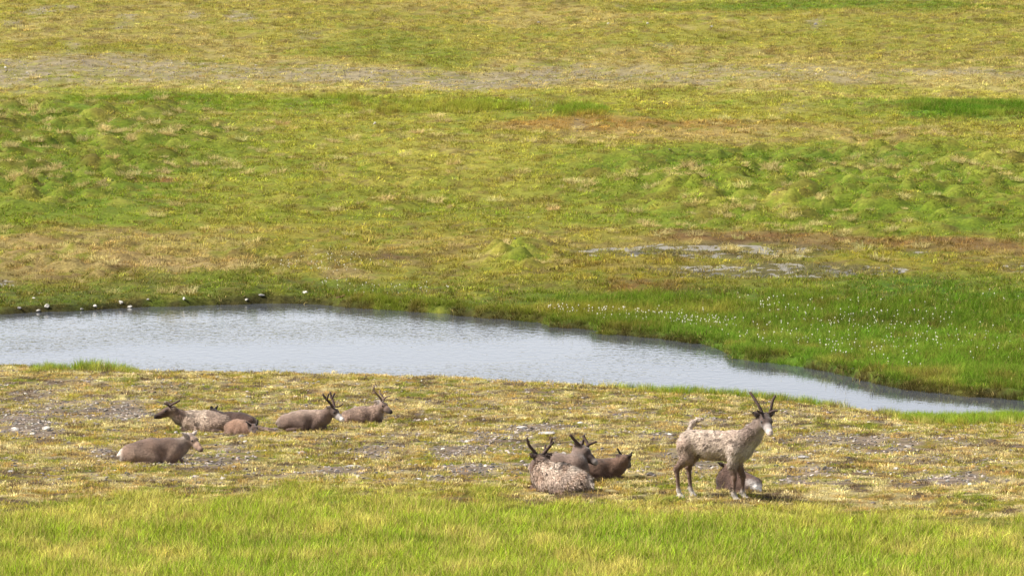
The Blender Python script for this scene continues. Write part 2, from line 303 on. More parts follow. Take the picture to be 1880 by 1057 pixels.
def mat_water(name, base, amp, rough=.03):
    m, n, out = new_mat(name); l = n.links.new
    tc = n.nodes.new('ShaderNodeTexCoord')
    def noise(sx, sy, rot, detail):
        mp = n.nodes.new('ShaderNodeMapping'); mp.inputs['Scale'].default_value = (sx*1.5, sy*1.5, 1); mp.inputs['Rotation'].default_value = (0, 0, rot)
        t = n.nodes.new('ShaderNodeTexNoise'); t.inputs['Scale'].default_value = 1; t.inputs['Detail'].default_value = detail; t.inputs['Roughness'].default_value = .5
        l(tc.outputs['Object'], mp.inputs[0]); l(mp.outputs[0], t.inputs[0]); return t
    t1 = noise(3.4, 2.2, R(24), 2); t2 = noise(.10, .12, 0, 2); t3 = noise(7, 5, R(-20), 1)
    ad = n.nodes.new('ShaderNodeMath'); ad.operation = 'MULTIPLY_ADD'; l(t3.outputs[0], ad.inputs[0]); ad.inputs[1].default_value = .3; l(t1.outputs[0], ad.inputs[2])
    r = n.nodes.new('ShaderNodeMapRange'); r.inputs[1].default_value = .32; r.inputs[2].default_value = .6; r.inputs[3].default_value = .35; r.inputs[4].default_value = 1.0; l(t2.outputs[0], r.inputs[0])
    sx = n.nodes.new('ShaderNodeSeparateXYZ'); l(tc.outputs['Object'], sx.inputs[0])   # sheltered, calm arm of the pond on the right
    rx = n.nodes.new('ShaderNodeMapRange'); rx.inputs[1].default_value = 2.5; rx.inputs[2].default_value = 7.5; rx.inputs[3].default_value = 1; rx.inputs[4].default_value = .3; l(sx.outputs[0], rx.inputs[0])
    mq = n.nodes.new('ShaderNodeMath'); mq.operation = 'MULTIPLY'; l(r.outputs[0], mq.inputs[0]); l(rx.outputs[0], mq.inputs[1])
    mu = n.nodes.new('ShaderNodeMath'); mu.operation = 'MULTIPLY'; l(ad.outputs[0], mu.inputs[0]); l(mq.outputs[0], mu.inputs[1])
    b = n.nodes.new('ShaderNodeBsdfPrincipled'); b.inputs['Base Color'].default_value = (*base, 1); b.inputs['Roughness'].default_value = rough; b.inputs['IOR'].default_value = 1.33
    bp = n.nodes.new('ShaderNodeBump'); bp.inputs['Strength'].default_value = 1; bp.inputs['Distance'].default_value = amp
    l(mu.outputs[0], bp.inputs['Height']); l(bp.outputs[0], b.inputs['Normal']); l(b.outputs[0], out.inputs[0])
    return m
M_BLADE = mat_blade(); M_GRAVEL = mat_inst('gravel_stone'); M_PUFF = mat_inst('cotton_puff')

def mesh_obj(name, verts, faces, mat, parent=None, cols=None, smooth=True, colname='col'):
    me = bpy.data.meshes.new(name)
    verts = np.asarray(verts, np.float32)
    if isinstance(faces, np.ndarray):
        nf, k = faces.shape
        me.vertices.add(len(verts)); me.vertices.foreach_set('co', verts.ravel())
        me.loops.add(nf*k); me.loops.foreach_set('vertex_index', faces.astype(np.int32).ravel())
        me.polygons.add(nf); me.polygons.foreach_set('loop_start', np.arange(0, nf*k, k, dtype=np.int32))
        me.update(calc_edges=True)
    else:
        me.from_pydata(verts.tolist(), [], faces)
    if smooth: me.polygons.foreach_set('use_smooth', np.ones(len(me.polygons), bool))
    if cols is not None:
        a = me.attributes.new(colname, 'FLOAT_COLOR', 'POINT')
        a.data.foreach_set('color', np.concatenate([cols, np.ones((len(cols), 1))], 1).astype(np.float32).ravel())
    me.materials.append(mat)
    o = bpy.data.objects.new(name, me)
    if parent != 'none': col.objects.link(o)
    if parent not in (None, 'none'): o.parent = parent
    return o
def tag(o, label, cat=None, group=None, kind=None):
    o['label'] = label
    if cat: o['category'] = cat
    if group: o['group'] = group
    if kind: o['kind'] = kind
    return o

# ------------------------------------------------------------------ ground sheet
Yl = [-3000,-1000,-300,-100,-40,-15,0,8,16,24,32,38,42,44.5]
y = 46.0
while y < 236: Yl.append(y); y *= 1.0024
Yl += [240,250,265,290,330,400,550,900,1600,3000,9000]
Yl = np.array(Yl)
tf = np.arange(-.19, .1901, .0016)
T = np.concatenate([[-60,-8,-2,-.8,-.45,-.3,-.24,-.21], tf, [.21,.24,.3,.45,.8,2,8,60]])
YY, TT = np.meshgrid(Yl, T, indexing='ij')
XX = TT*np.clip(YY, 46, 2000)
Xg, Yg = XX.ravel(), YY.ravel()
Zg = zfun(Xg, Yg)
gc, gu, gv, ggm, gpm, ghm, gnear, gfg, gg = veg(Xg, Yg)
dirt = np.array((118,102,84)); gs = fbm(Xg*3, Yg*3, 601, 3)[:, None]
gcol = gc*np.where(gnear, .74, .84)[:, None] + np.array((66,54,32))*np.where(gnear, .2, .12)[:, None]
gravel_c = np.where(gnear[:, None], np.array((128,112,100))*(.7+.6*gs), np.array((142,130,112))*(.7+.6*gs))
gcol = gcol*(1-.85*ggm[:, None]) + gravel_c*.85*ggm[:, None]
gcol = gcol*(1-gpm[:, None]*.6) + np.array((98,88,72))*gpm[:, None]*.6
gcol = gcol*np.where(gcol[:, 1:2] > gcol[:, 0:1]-12, np.array((.98,1,.78)), 1)
galb = lin(np.clip(gcol, 0, 255))*.62
nr, nc = len(Yl), len(T)
ii = (np.arange(nr-1)[:, None]*nc + np.arange(nc-1)[None]).ravel()
faces = np.stack([ii, ii+1, ii+nc+1, ii+nc], 1)
g_o = mesh_obj('ground', np.stack([Xg, Yg, Zg], 1), faces, mat_ground(), cols=galb)
tag(g_o, 'rolling tundra ground of moss, dry turf, gravel and low hummocks', 'ground', kind='structure')

# ------------------------------------------------------------------ water
xs = np.linspace(-30, 30, 121)
vsx = []; fsx = []
for i, x in enumerate(xs):
    a = float(shore_near(np.array([x]))[0])-.8; b = max(float(shore_far(np.array([x]))[0]), a+1.2)+.5
    vsx += [(x, a, WATER), (x, b, WATER)]
    if i: fsx.append((2*i-2, 2*i, 2*i+1, 2*i-1))
po = mesh_obj('pond', vsx, fsx, mat_water('pond_water', (.045,.05,.06), .016))
tag(po, 'rippled pale grey pond winding between the two banks', 'pond', kind='structure')
m_pool = mat_water('pool_water', (.17,.155,.125), .06, .45)
for k, (cu, cv, ru, rv) in enumerate(POOLS):
    Ys = np.arange(100, 170, .02); x_, y_, z_ = unproject(cu, cv, Ys); yc = float(Ys[int(np.argmax(z_ <= zf_base(Ys)))])
    xc = (cu-U0)/F*yc; zc = float(zf_base(yc)); rx = ru/F*yc*1.25; ry = 1.3*rv/(F*zc*0+F)*yc/(.12)
    vv = [(xc, yc, zc)]; 
    for q in range(28):
        an = 2*math.pi*q/28; px, py = xc+rx*math.cos(an), yc+ry*math.sin(an)
        vv.append((px, py, float(zf_base(py))))
    vv = [(a-xc, b-yc, c-zc-.045) for a, b, c in vv]
    p = mesh_obj('bog_pool', vv, [(0, 1+q, 1+(q+1) % 28) for q in range(28)], m_pool); p.location = (xc, yc, zc)
    tag(p, 'shallow grey bog water seeping through the moss', 'pool', kind='structure')

# ------------------------------------------------------------------ scatter by geometry nodes (uncountable ground cover)
def scatter(name, label, cat, P, rot, scl, icol, protos):
    pc = bpy.data.collections.new(name+'_blades')
    for p in protos: pc.objects.link(p)
    me = bpy.data.meshes.new(name); N = len(P)
    me.vertices.add(N); me.vertices.foreach_set('co', P.astype(np.float32).ravel())
    def at(n, t, d, f): a = me.attributes.new(n, t, 'POINT'); a.data.foreach_set(f, d.astype(np.float32).ravel() if t != 'INT' else d.astype(np.int32))
    at('rot', 'FLOAT_VECTOR', rot, 'vector'); at('scl', 'FLOAT_VECTOR', scl, 'vector')
    at('icol', 'FLOAT_COLOR', np.concatenate([icol, np.ones((N, 1))], 1), 'color')
    at('pick', 'INT', rng.integers(0, len(protos), N), 'value')
    o = bpy.data.objects.new(name, me); col.objects.link(o)
    gnt = bpy.data.node_groups.new(name, 'GeometryNodeTree')
    gnt.interface.new_socket('Geometry', in_out='INPUT', socket_type='NodeSocketGeometry'); gnt.interface.new_socket('Geometry', in_out='OUTPUT', socket_type='NodeSocketGeometry')
    n = gnt.nodes; l = gnt.links.new
    gi = n.new('NodeGroupInput'); go = n.new('NodeGroupOutput'); ip = n.new('GeometryNodeInstanceOnPoints')
    ci = n.new('GeometryNodeCollectionInfo'); ci.inputs[0].default_value = pc; ci.inputs[1].default_value = True; ci.inputs[2].default_value = True
    def na(nm, t): q = n.new('GeometryNodeInputNamedAttribute'); q.data_type = t; q.inputs[0].default_value = nm; return q.outputs[0]
    l(gi.outputs[0], ip.inputs['Points']); l(ci.outputs[0], ip.inputs['Instance']); ip.inputs['Pick Instance'].default_value = True
    l(na('pick', 'INT'), ip.inputs['Instance Index']); l(na('rot', 'FLOAT_VECTOR'), ip.inputs['Rotation']); l(na('scl', 'FLOAT_VECTOR'), ip.inputs['Scale'])
    l(ip.outputs[0], go.inputs[0])
    md = o.modifiers.new('scatter', 'NODES'); md.node_group = gnt
    return tag(o, label, cat, kind='stuff')

def clump(name, nb, rad, hgt, wid, lean, straw=.15, red=.0, seed=0, droop=.5, hvar=.4, lo=.26, hi=.78):
    r = np.random.default_rng(seed); V = []; Fc = []; C = []
    for k in range(nb):
        a = r.uniform(0, 2*math.pi); q = rad*math.sqrt(r.uniform()); bx, by = q*math.cos(a), q*math.sin(a)
        h = hgt*r.uniform(1-hvar, 1+hvar*.6); ld = a+r.normal(0, .9); ln = abs(r.normal(lean, lean*.6))
        dx, dy = math.cos(ld), math.sin(ld); sx, sy = -dy*wid*.5, dx*wid*.5
        yaw = r.uniform(0, math.pi); sx, sy = math.cos(yaw)*wid*.5, math.sin(yaw)*wid*.5
        b0 = len(V)
        for t, wf in ((0, 1), (.5, .8), (1, 0)):
            off = ln*h*(t**1.8); z = h*(t - droop*ln*.5*t**3)
            cx, cy = bx+dx*off, by+dy*off
            if wf > 0: V += [(cx-sx*wf, cy-sy*wf, z), (cx+sx*wf, cy+sy*wf, z)]
            else: V += [(cx, cy, z)]
        Fc += [(b0, b0+1, b0+3, b0+2), (b0+2, b0+3, b0+4)]
        br = r.uniform(lo, hi); s = r.uniform(.5, 1) if r.uniform() < straw else r.uniform(0, .12); rd = r.uniform(.4, .9) if r.uniform() < red else 0
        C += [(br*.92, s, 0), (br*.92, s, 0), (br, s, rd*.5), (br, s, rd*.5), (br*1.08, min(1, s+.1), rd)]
    o = mesh_obj(name, V, Fc, M_BLADE, 'none', np.array(C), smooth=False, colname='tint'); return o
def stalks(name, n, hgt, seed):
    r = np.random.default_rng(seed); V = []; Fc = []; C = []
    for k in range(n):
        a = r.uniform(0, 2*math.pi); ln = r.uniform(.3, 1.0); h = hgt*r.uniform(.7, 1.2); b0 = len(V); w = .0022
        px = -math.sin(a)*w; py = math.cos(a)*w; bx, by = r.uniform(-.1, .1), r.uniform(-.1, .1)
        for q in range(6):
            t = q/5; off = ln*h*t**2; z = h*(t-.35*ln*t**3); ww = 1-.6*t
            V += [(bx+math.cos(a)*off-px*ww, by+math.sin(a)*off-py*ww, z), (bx+math.cos(a)*off+px*ww, by+math.sin(a)*off+py*ww, z)]
            C += [(.62, .9, .1)]*2
            if q: Fc.append((b0+2*q-2, b0+2*q-1, b0+2*q+1, b0+2*q))
    return mesh_obj(name, V, Fc, M_BLADE, 'none', np.array(C), smooth=False, colname='tint')

def fan_points(y0, y1, dens, tmax=.165):
    """random points on the ground between two depths, dens per square metre"""
    A = (y1*y1-y0*y0)*tmax; n = int(A*dens)
    Y = np.sqrt(rng.uniform(y0*y0, y1*y1, n)); X = rng.uniform(-tmax, tmax, n)*Y
    return X, Y
def rots(n, tilt=.15): return np.stack([rng.normal(0, tilt, n), rng.normal(0, tilt, n), rng.uniform(0, 6.283, n)], 1)
def jitter(c, n, s=.12):
    c = np.clip(c, 0, 255); c = c*np.where(c[:, 1:2] > c[:, 0:1]-12, np.array((.99,1,.84)), np.array((1,1,1.0)))
    return np.clip(lin(c)*.62*np.exp(rng.normal(0, s, (n, 1)))*(1+rng.normal(0, .05, (n, 3))), 0, 1)
GK = 1.4   # blades are thin and shade one another; living tissue is a little paler than the mat it forms
# foreground meadow
X, Y = fan_points(44, 61.5, 64)
c, u, v, gm, pm, hm, near, fg, g = veg(X, Y)
keep = rng.uniform(size=len(X)) < fg*1.05
X, Y, c, fg = X[keep], Y[keep], c[keep], fg[keep]; n = len(X)
hs = .74*(.5+.65*fbm(X*.8, Y*.8, 701, 3)+rng.uniform(-.15, .15, n))*(.45+.55*fg)
protos = [clump('fg%d' % k, 30, .13, .26, .0055, .34, .28, .16, 800+k, .5, .5, .10, .95) for k in range(5)]
scatter('meadow_grass', 'tall bright green meadow grass across the foreground', 'grass', np.stack([X, Y, zfun(X, Y)-.01], 1), rots(n), np.stack([hs*0+1, hs*0+1, hs], 1), jitter(c, n, .22)*GK*1.12, protos)
X, Y = fan_points(45, 59, 3.0)
c, u, v, gm, pm, hm, near, fg, g = veg(X, Y); keep = rng.uniform(size=len(X)) < fg; X, Y, c = X[keep], Y[keep], c[keep]; n = len(X)
scatter('straw_stalks', 'pale arching dry stalks above the foreground grass', 'grass', np.stack([X, Y, zfun(X, Y)], 1), rots(n), rng.uniform(.7, 1.1, (n, 1))*np.ones((n, 3)), jitter(c, n), [stalks('st%d' % k, 4, .42, 820+k) for k in range(4)])
# near plain: short dry turf
X, Y = fan_points(55, 95, 58)
yn = shore_near(X); c, u, v, gm, pm, hm, near, fg, g = veg(X, Y)
keep = (Y < yn-.05) & (rng.uniform(size=len(X)) < (1-gm*.97)*(1-.8*fg)) & (g < .6)
X, Y, c = X[keep], Y[keep], c[keep]; n = len(X)
sz = rng.uniform(.6, 1.25, n)*(.7+.7*fbm(X*1.1, Y*1.1, 711, 3))
scatter('plain_turf', 'short straw coloured turf and moss around the herd', 'grass', np.stack([X, Y, zfun(X, Y)-.01], 1), rots(n, .2), np.stack([sz, sz, sz], 1), jitter(c, n, .26)*GK, [clump('pt%d' % k, 24, .10, .048, .009, .75, .18, .04, 830+k) for k in range(5)])
# bright fringe grass on the near shore
X, Y = fan_points(72, 95, 70)
yn = shore_near(X); c, u, v, gm, pm, hm, near, fg, g = veg(X, Y)
reed = (Y > yn) & (Y < yn+1.2) & (((u > 1775) & (u < 1865)) | ((u > 1600) & (u < 1700))) & (rng.uniform(size=len(X)) < .12)
keep = ((Y < yn+.15) & (rng.uniform(size=len(X)) < g)) | reed
X, Y, c, u = X[keep], Y[keep], c[keep], u[keep]; n = len(X)
sz = rng.uniform(.7, 1.2, n)*np.where(u < 300, np.interp(u, [40,75,120,150,190,240,265], [.35,.8,.7,1.15,1.1,.75,.3]), .8)
scatter('shore_grass', 'fresh green grass fringing the near shore', 'grass', np.stack([X, Y, np.maximum(zfun(X, Y), WATER-.05)-.01], 1), rots(n), np.stack([sz, sz, sz], 1), jitter(c, n)*GK, [clump('sg%d' % k, 22, .10, .24, .007, .35, .1, .02, 840+k) for k in range(4)])
# hillside turf beyond the pond
X, Y = fan_points(84, 222, 11)
yf = shore_far(X); c, u, v, gm, pm, hm, near, fg, g = veg(X, Y)
pr = (1-.93*gm)*(1-.3*pm)*np.clip(.55+.9*fbm(X*.8, Y*.8, 721, 3)-.2, 0, 1)
keep = (Y > yf+.02) & (rng.uniform(size=len(X)) < pr)
X, Y, c, u, v, hm = X[keep], Y[keep], c[keep], u[keep], v[keep], hm[keep]; n = len(X)
sz = rng.uniform(.6, 1.3, n)*(.8+.5*fbm(X*.6, Y*.6, 722, 3))
scatter('hillside_turf', 'short green and straw turf covering the rising far side', 'grass', np.stack([X, Y, zfun(X, Y)-.015], 1), rots(n, .25), np.stack([sz, sz, sz*(1.0-.2*np.clip(hm, 0, 1))], 1), jitter(c, n, .32)*GK, [clump('ht%d' % k, 34, .22, .10, .015, .8, .2, .03, 850+k, .5, .4, .18, .88) for k in range(5)])
# lush sedge: far bank on the right, strips on the hillside
X, Y = fan_points(84, 185, 46)
yf = shore_far(X); zf = zf_base(Y); u, v = project(X, Y, zf)
d = Y-yf
lush = np.maximum.reduce([sstep(940, 1080, u)*sstep(520, 575, v+(fbm(X*.5, Y*.5, 731, 3)-.5)*40)*(.35+.65*sstep(14, 3, d)), sstep(2.2, .4, d)*sstep(560, 680, u), .5*sstep(1.2, .1, d),
    .5*blob(u, v, X, Y, 1790, 200, 115, 17, .4, 41), .4*blob(u, v, X, Y, 320, 190, 250, 9, .4, 42), .35*blob(u, v, X, Y, 840, 205, 130, 8, .4, 43), .45*blob(u, v, X, Y, 1060, 210, 42, 11, .4, 44)])
keep = (d > -.12) & (rng.uniform(size=len(X)) < lush)
X, Y, d, u, v = X[keep], Y[keep], d[keep], u[keep], v[keep]; c = far_colour(X, Y)[0]; n = len(X)
sz = rng.uniform(.7, 1.2, n)*(.55+.7*fbm(X*.5, Y*.5, 732, 3))*np.interp(d, [.3, 3.5], [.68, 1])*np.where(u < 620, .55, 1)
scatter('bank_sedge', 'dense dark green sedge along the far bank of the pond', 'sedge', np.stack([X, Y, np.maximum(zfun(X, Y), WATER-.03)-.01], 1), rots(n, .18)+np.array((0, .12, 0)), np.stack([sz, sz, sz], 1), jitter(c, n, .18)*GK, [clump('bs%d' % k, 26, .15, .34, .010, .5, .06, .01, 860+k, .7) for k in range(5)])
# pale straw tussocks on the hummocks
X, Y = fan_points(108, 178, 2.4)
u, v = project(X, Y, zf_base(Y)); hm = hummock_mask(u, v, X, Y)
keep = rng.uniform(size=len(X)) < np.clip(hm*.5+.10*sstep(520, 440, v)*sstep(190, 240, v), 0, .6)*sstep(.40, .6, fbm(X*.25, Y*.25, 741, 3))
X, Y = X[keep], Y[keep]; n = len(X)
c = np.array((214,200,136))*np.ones((n, 1))*rng.uniform(.85, 1.08, (n, 1)); sz = rng.uniform(.6, 1.6, n)**1.0
scatter('tussock_grass', 'pale dry tussocks capping the hummocks of the far slope', 'grass', np.stack([X, Y, zfun(X, Y)-.02], 1), rots(n, .15), np.stack([sz*1.1, sz*1.1, sz], 1), jitter(c, n, .1)*GK, [clump('tu%d' % k, 120, .17, .20, .009, .9, .45, .03, 870+k, .9) for k in range(4)])
# cotton grass
def puff(seed):
    r = np.random.default_rng(seed); V = []; Fc = []
    for q in range(3):
        a = 2.1*q; b = len(V); V += [(.001*math.cos(a), .001*math.sin(a), .2), (.001*math.cos(a+.8), .001*math.sin(a+.8), .30)]
    Fc += [(0, 2, 3, 1), (2, 4, 5, 3), (4, 0, 1, 5)]
    b = len(V)
    for (z, rr) in ((.29, .003), (.30, .013), (.314, .016), (.326, .009)):
        for q in range(6):
            a = q*1.047+r.uniform(-.2, .2); V.append((rr*math.cos(a)*r.uniform(.8, 1.2), rr*math.sin(a)*r.uniform(.8, 1.2), z))
    V.append((0, 0, .332))
    for k in range(3):
        for q in range(6): Fc.append((b+6*k+q, b+6*k+(q+1) % 6, b+6*k+6+(q+1) % 6, b+6*k+6+q))
    for q in range(6): Fc.append((b+18+q, b+18+(q+1) % 6, b+24))
    return mesh_obj('pf%d' % seed, V, Fc, M_PUFF, 'none')
X, Y = fan_points(85, 125, 12)
yf = shore_far(X); u, v = project(X, Y, zf_base(Y)); d = Y-yf
pd = sstep(.3, .8, d)*np.maximum.reduce([.35*sstep(980, 1100, u)*sstep(545, 580, v)*sstep(.42, .66, fbm(X*.35, Y*.35, 751, 4)), .9*blob(u, v, X, Y, 1110, 592, 150, 12, .4, 3), .9*blob(u, v, X, Y, 1290, 605, 70, 12, .4, 4), .7*blob(u, v, X, Y, 1420, 576, 40, 9, .4, 5), .5*blob(u, v, X, Y, 600, 500, 90, 22, .4, 6), .35*blob(u, v, X, Y, 700, 545, 110, 12, .4, 7), .35*blob(u, v, X, Y, 1600, 640, 260, 40, .5, 8)])
keep = rng.uniform(size=len(X)) < pd; X, Y = X[keep], Y[keep]; n = len(X)
sz = rng.uniform(.55, 1.0, n)
scatter('cotton_grass', 'white cotton grass heads dotted over the green far bank', 'cotton grass', np.stack([X, Y, zfun(X, Y)+.04], 1), rots(n, .15), np.stack([sz, sz, sz], 1), np.ones((n, 3))*np.array((.62,.58,.46)), [puff(880+k) for k in range(3)])

# ------------------------------------------------------------------ stones
def stone_mesh(name, seed, sx, sy, sz, mat, link='none', sub=2):
    import bmesh
    bm = bmesh.new(); bmesh.ops.create_icosphere(bm, subdivisions=sub, radius=1)
    r = random.Random(seed); cuts = []
    for k in range(9):
        d = Vector((r.gauss(0, 1), r.gauss(0, 1), r.gauss(0, 1))).normalized(); cuts.append((d, r.uniform(.55, .85)))
    for vtx in bm.verts:
        p = vtx.co.copy()
        for d, q in cuts:
            e = p.dot(d)-q
            if e > 0: p -= d*e
        vtx.co = Vector((p.x*sx, p.y*sy, p.z*sz))
    V = [tuple(v.co) for v in bm.verts]; Fc = [[v.index for v in f.verts] for f in bm.faces]; bm.free()
    return mesh_obj(name, V, Fc, mat, link, smooth=False)
gp = [stone_mesh('gs%d' % k, 900+k, 1, rng.uniform(.6, .9), rng.uniform(.3, .55), M_GRAVEL, sub=1) for k in range(8)]
Xa, Ya = fan_points(60, 94, 42); Xb, Yb = fan_points(120, 222, 14)
X = np.concatenate([Xa, Xb]); Y = np.concatenate([Ya, Yb])
c, u, v, gm, pm, hm, near, fg, g = veg(X, Y)
ok = np.where(near, Y < shore_near(X)-.1, Y > shore_far(X)+.3)
keep = ok & (rng.uniform(size=len(X)) < np.where(gm > .3, gm, np.where(near, .10, .004)))
X, Y, near = X[keep], Y[keep], near[keep]; n = len(X)
sz = np.where(near, .018+.05*rng.beta(1.2, 4, n), .02+.05*rng.beta(1.2, 5, n))
shade = rng.choice([.55, .8, 1.0, 1.2, 1.45], n, p=[.2, .25, .3, .17, .08])[:, None]
gcl = lin(np.clip(np.array((150,140,130))*shade, 0, 255))*.62*(1+rng.normal(0, .03, (n, 3)))
scatter('gravel', 'loose grey gravel lying in bare patches', 'gravel', np.stack([X, Y, zfun(X, Y)+sz*.1], 1), rots(n, .25), np.stack([sz*1.3, sz*1.3, sz*1.3], 1), np.clip(gcl, 0, 1), gp)

M_GREY = mat_stone('grey_stone', alb(120,116,112), alb(196,190,184)); M_WHITE = mat_stone('white_stone', alb(160,150,138), alb(226,220,208)); M_DARK = mat_stone('dark_stone', alb(70,62,58), alb(140,130,122))
STONES = [  # u, v, width px, squash, material, label
 (647,857,38,.22,M_GREY,'flat grey slab sunk in turf left of the middle of the near plain'),
 (655,875,22,.3,M_GREY,'small flat stone below the flat grey slab'),
 (553,834,20,.6,M_GREY,'pale grey angular stone between the lone antlerless reindeer and the slab'),
 (590,836,16,.35,M_GREY,'low stone just right of the pale angular stone'),
 (20,866,18,.4,M_GREY,'whitish stone at the left edge above the foreground grass'),
 (1645,861,11,.6,M_WHITE,'small white stone alone in turf right of the standing reindeer'),
 (1588,866,14,.5,M_GREY,'small grey stone left of the lone white stone'),
 (1475,840,24,.35,M_GREY,'broad pale stone in gravel just right of the standing reindeer'),
 (1455,858,12,.4,M_GREY,'little grey stone below the broad pale stone'),
 (1230,798,12,.5,M_WHITE,'white pebble behind the rump of the standing reindeer'),
 (1251,801,10,.5,M_WHITE,'white pebble touching the line of the standing reindeer\'s rump'),
 (1194,872,18,.6,M_DARK,'dark lump of rock left of the standing reindeer\'s hind feet'),
 (1065,777,14,.4,M_WHITE,'pale flat stone above the middle reindeer trio'),
 (958,786,26,.25,M_WHITE,'long whitish stone left above the middle reindeer trio'),
 (1005,797,46,.18,M_GREY,'long low grey slab behind the antlers of the shaggy reindeer'),
 (28,790,22,.5,M_WHITE,'bright white stone in the gravel at the far left'),
 (85,788,20,.5,M_WHITE,'bright white stone right of the other one in the left gravel'),
 (60,797,16,.4,M_WHITE,'flat white stone in front of the two bright ones at left'),
 (12,802,14,.4,M_WHITE,'white stone nearest the left edge in gravel'),
 (430,858,12,.5,M_WHITE,'white pebble right of the antlerless reindeer'),
 (1602,925,14,.6,M_DARK,'dark little rock in dry moss at lower right'),
 (86,563,16,.7,M_WHITE,'pale stone in the moss of the far shore, left'),
 (36,566,12,.6,M_GREY,'grey stone low on the far shore near the left edge'),
 (70,572,13,.5,M_WHITE,'pale flat stone at the waterline, far left shore'),
 (175,563,12,.6,M_WHITE,'pale stone at the far waterline between two mossy hummocks'),
 (222,556,13,.8,M_WHITE,'tall white stone on the left far shore'),
 (238,565,14,.5,M_WHITE,'white stone at the waterline below the tall white one'),
 (150,568,9,.6,M_GREY,'small grey stone at the left far waterline'),
 (338,549,10,.7,M_WHITE,'white stone on the far bank above the widest water'),
 (272,550,9,.6,M_GREY,'grey stone on the far bank right of the tall white one'),
 (453,552,9,.6,M_WHITE,'small whitish stone on the middle far bank'),
 (560,538,14,.6,M_WHITE,'bright rounded stone high on the far bank'),
 (480,543,18,.3,M_GREY,'flat pinkish grey stone on the far bank'),
 (757,552,12,.5,M_WHITE,'pale stone at the waterline of the middle far bank'),
 (75,540,14,.5,M_GREY,'grey stone in a mossy dip of the far left bank'),
 (62,548,9,.5,M_WHITE,'small pale stone below the mossy dip at far left'),
 (688,228,9,.9,M_WHITE,'white boulder alone on the green slope, upper middle left'),
 (861,207,8,.9,M_WHITE,'white boulder in green grass, upper middle'),
 (1013,204,9,.7,M_WHITE,'white stone beside a green tuft, upper middle'),
 (1117,44,7,.7,M_WHITE,'white speck of stone high on the slope, left of a pair'),
 (1189,44,7,.8,M_WHITE,'white speck of stone high on the slope, right of a pair'),
 (1306,50,9,.6,M_GREY,'grey stone high on the slope right of the white pair'),
 (1497,46,12,.7,M_GREY,'grey boulder in a small stony patch, upper right'),
 (989,42,8,.6,M_GREY,'grey stone high on the slope left of the white pair'),
 (10,125,9,.7,M_WHITE,'white stone in the gravel strip at the left edge'),
 (50,134,7,.5,M_WHITE,'small white stone in the gravel strip, left'),
 (410,104,6,.7,M_WHITE,'white stone above the gravel strip, upper left'),
 (470,121,8,.6,M_WHITE,'white stone on the upper edge of the gravel strip'),
 (683,134,7,.6,M_WHITE,'white stone inside the gravel strip near its middle'),
 (1060,236,14,.5,M_GREY,'pale patch of rock on the reddish turf, middle'),
 (1317,491,8,.6,M_WHITE,'white stone beside the lower bog pool'),
 (1260,495,8,.6,M_WHITE,'white stone at the left end of the lower bog pool'),
]
for k, (u, v, wpx, sq, mt, lb) in enumerate(STONES):
    x, y_, z = ground_at(u, v); r = wpx/F*y_/2*(.78 if v < 600 else .92)
    o = stone_mesh('stone', 1000+k, r, r*.7, r*sq*1.1, mt, None, 2); o.location = (x, y_, z+r*sq*.2+.004); o.rotation_euler = (0, 0, random.uniform(-.5, .5))
    tag(o, lb, 'stone', 'stones on the tundra')

# ------------------------------------------------------------------ reindeer
def surface_nets(D, lo, h):
    s = D < 0; n = np.array(D.shape)
    cnt = np.zeros(n-1, np.int8)
    offs = [(i, j, k) for i in (0, 1) for j in (0, 1) for k in (0, 1)]
    for i, j, k in offs: cnt += s[i:n[0]-1+i, j:n[1]-1+j, k:n[2]-1+k]
    act = (cnt > 0) & (cnt < 8); cells = np.argwhere(act)
    idx = np.full(n-1, -1, np.int64); idx[act] = np.arange(len(cells))
    acc = np.zeros((len(cells), 3)); num = np.zeros(len(cells))
    for a in offs:
        for ax in range(3):
            if a[ax]: continue
            b = list(a); b[ax] = 1
            d1 = D[tuple((cells+a).T)]; d2 = D[tuple((cells+b).T)]; cr = (d1 < 0) != (d2 < 0)
            t = d1[cr]/(d1[cr]-d2[cr]); p = np.tile(np.array(a, float), (len(t), 1)); p[:, ax] += t
            acc[cr] += p; num[cr] += 1
    V = lo+h*(cells+acc/num[:, None]); Q = []
    for ax in range(3):
        b, c = [(1, 2), (2, 0), (0, 1)][ax]
        s0 = [slice(None)]*3; s1 = [slice(None)]*3; s0[ax] = slice(0, -1); s1[ax] = slice(1, None)
        e = np.argwhere(s[tuple(s0)] != s[tuple(s1)])
        e = e[(e[:, b] > 0) & (e[:, c] > 0) & (e[:, b] < n[b]-1) & (e[:, c] < n[c]-1)]
        eb = np.zeros(3, int); eb[b] = 1; ec = np.zeros(3, int); ec[c] = 1
        q = np.stack([idx[tuple((e-k).T)] for k in (0*eb, eb, eb+ec, ec)], 1)
        fl = s[tuple(e.T)]
        q[~fl] = q[~fl][:, ::-1]; Q.append(q)
    Q = np.concatenate(Q); Q = Q[(Q >= 0).all(1)]
    return V, Q
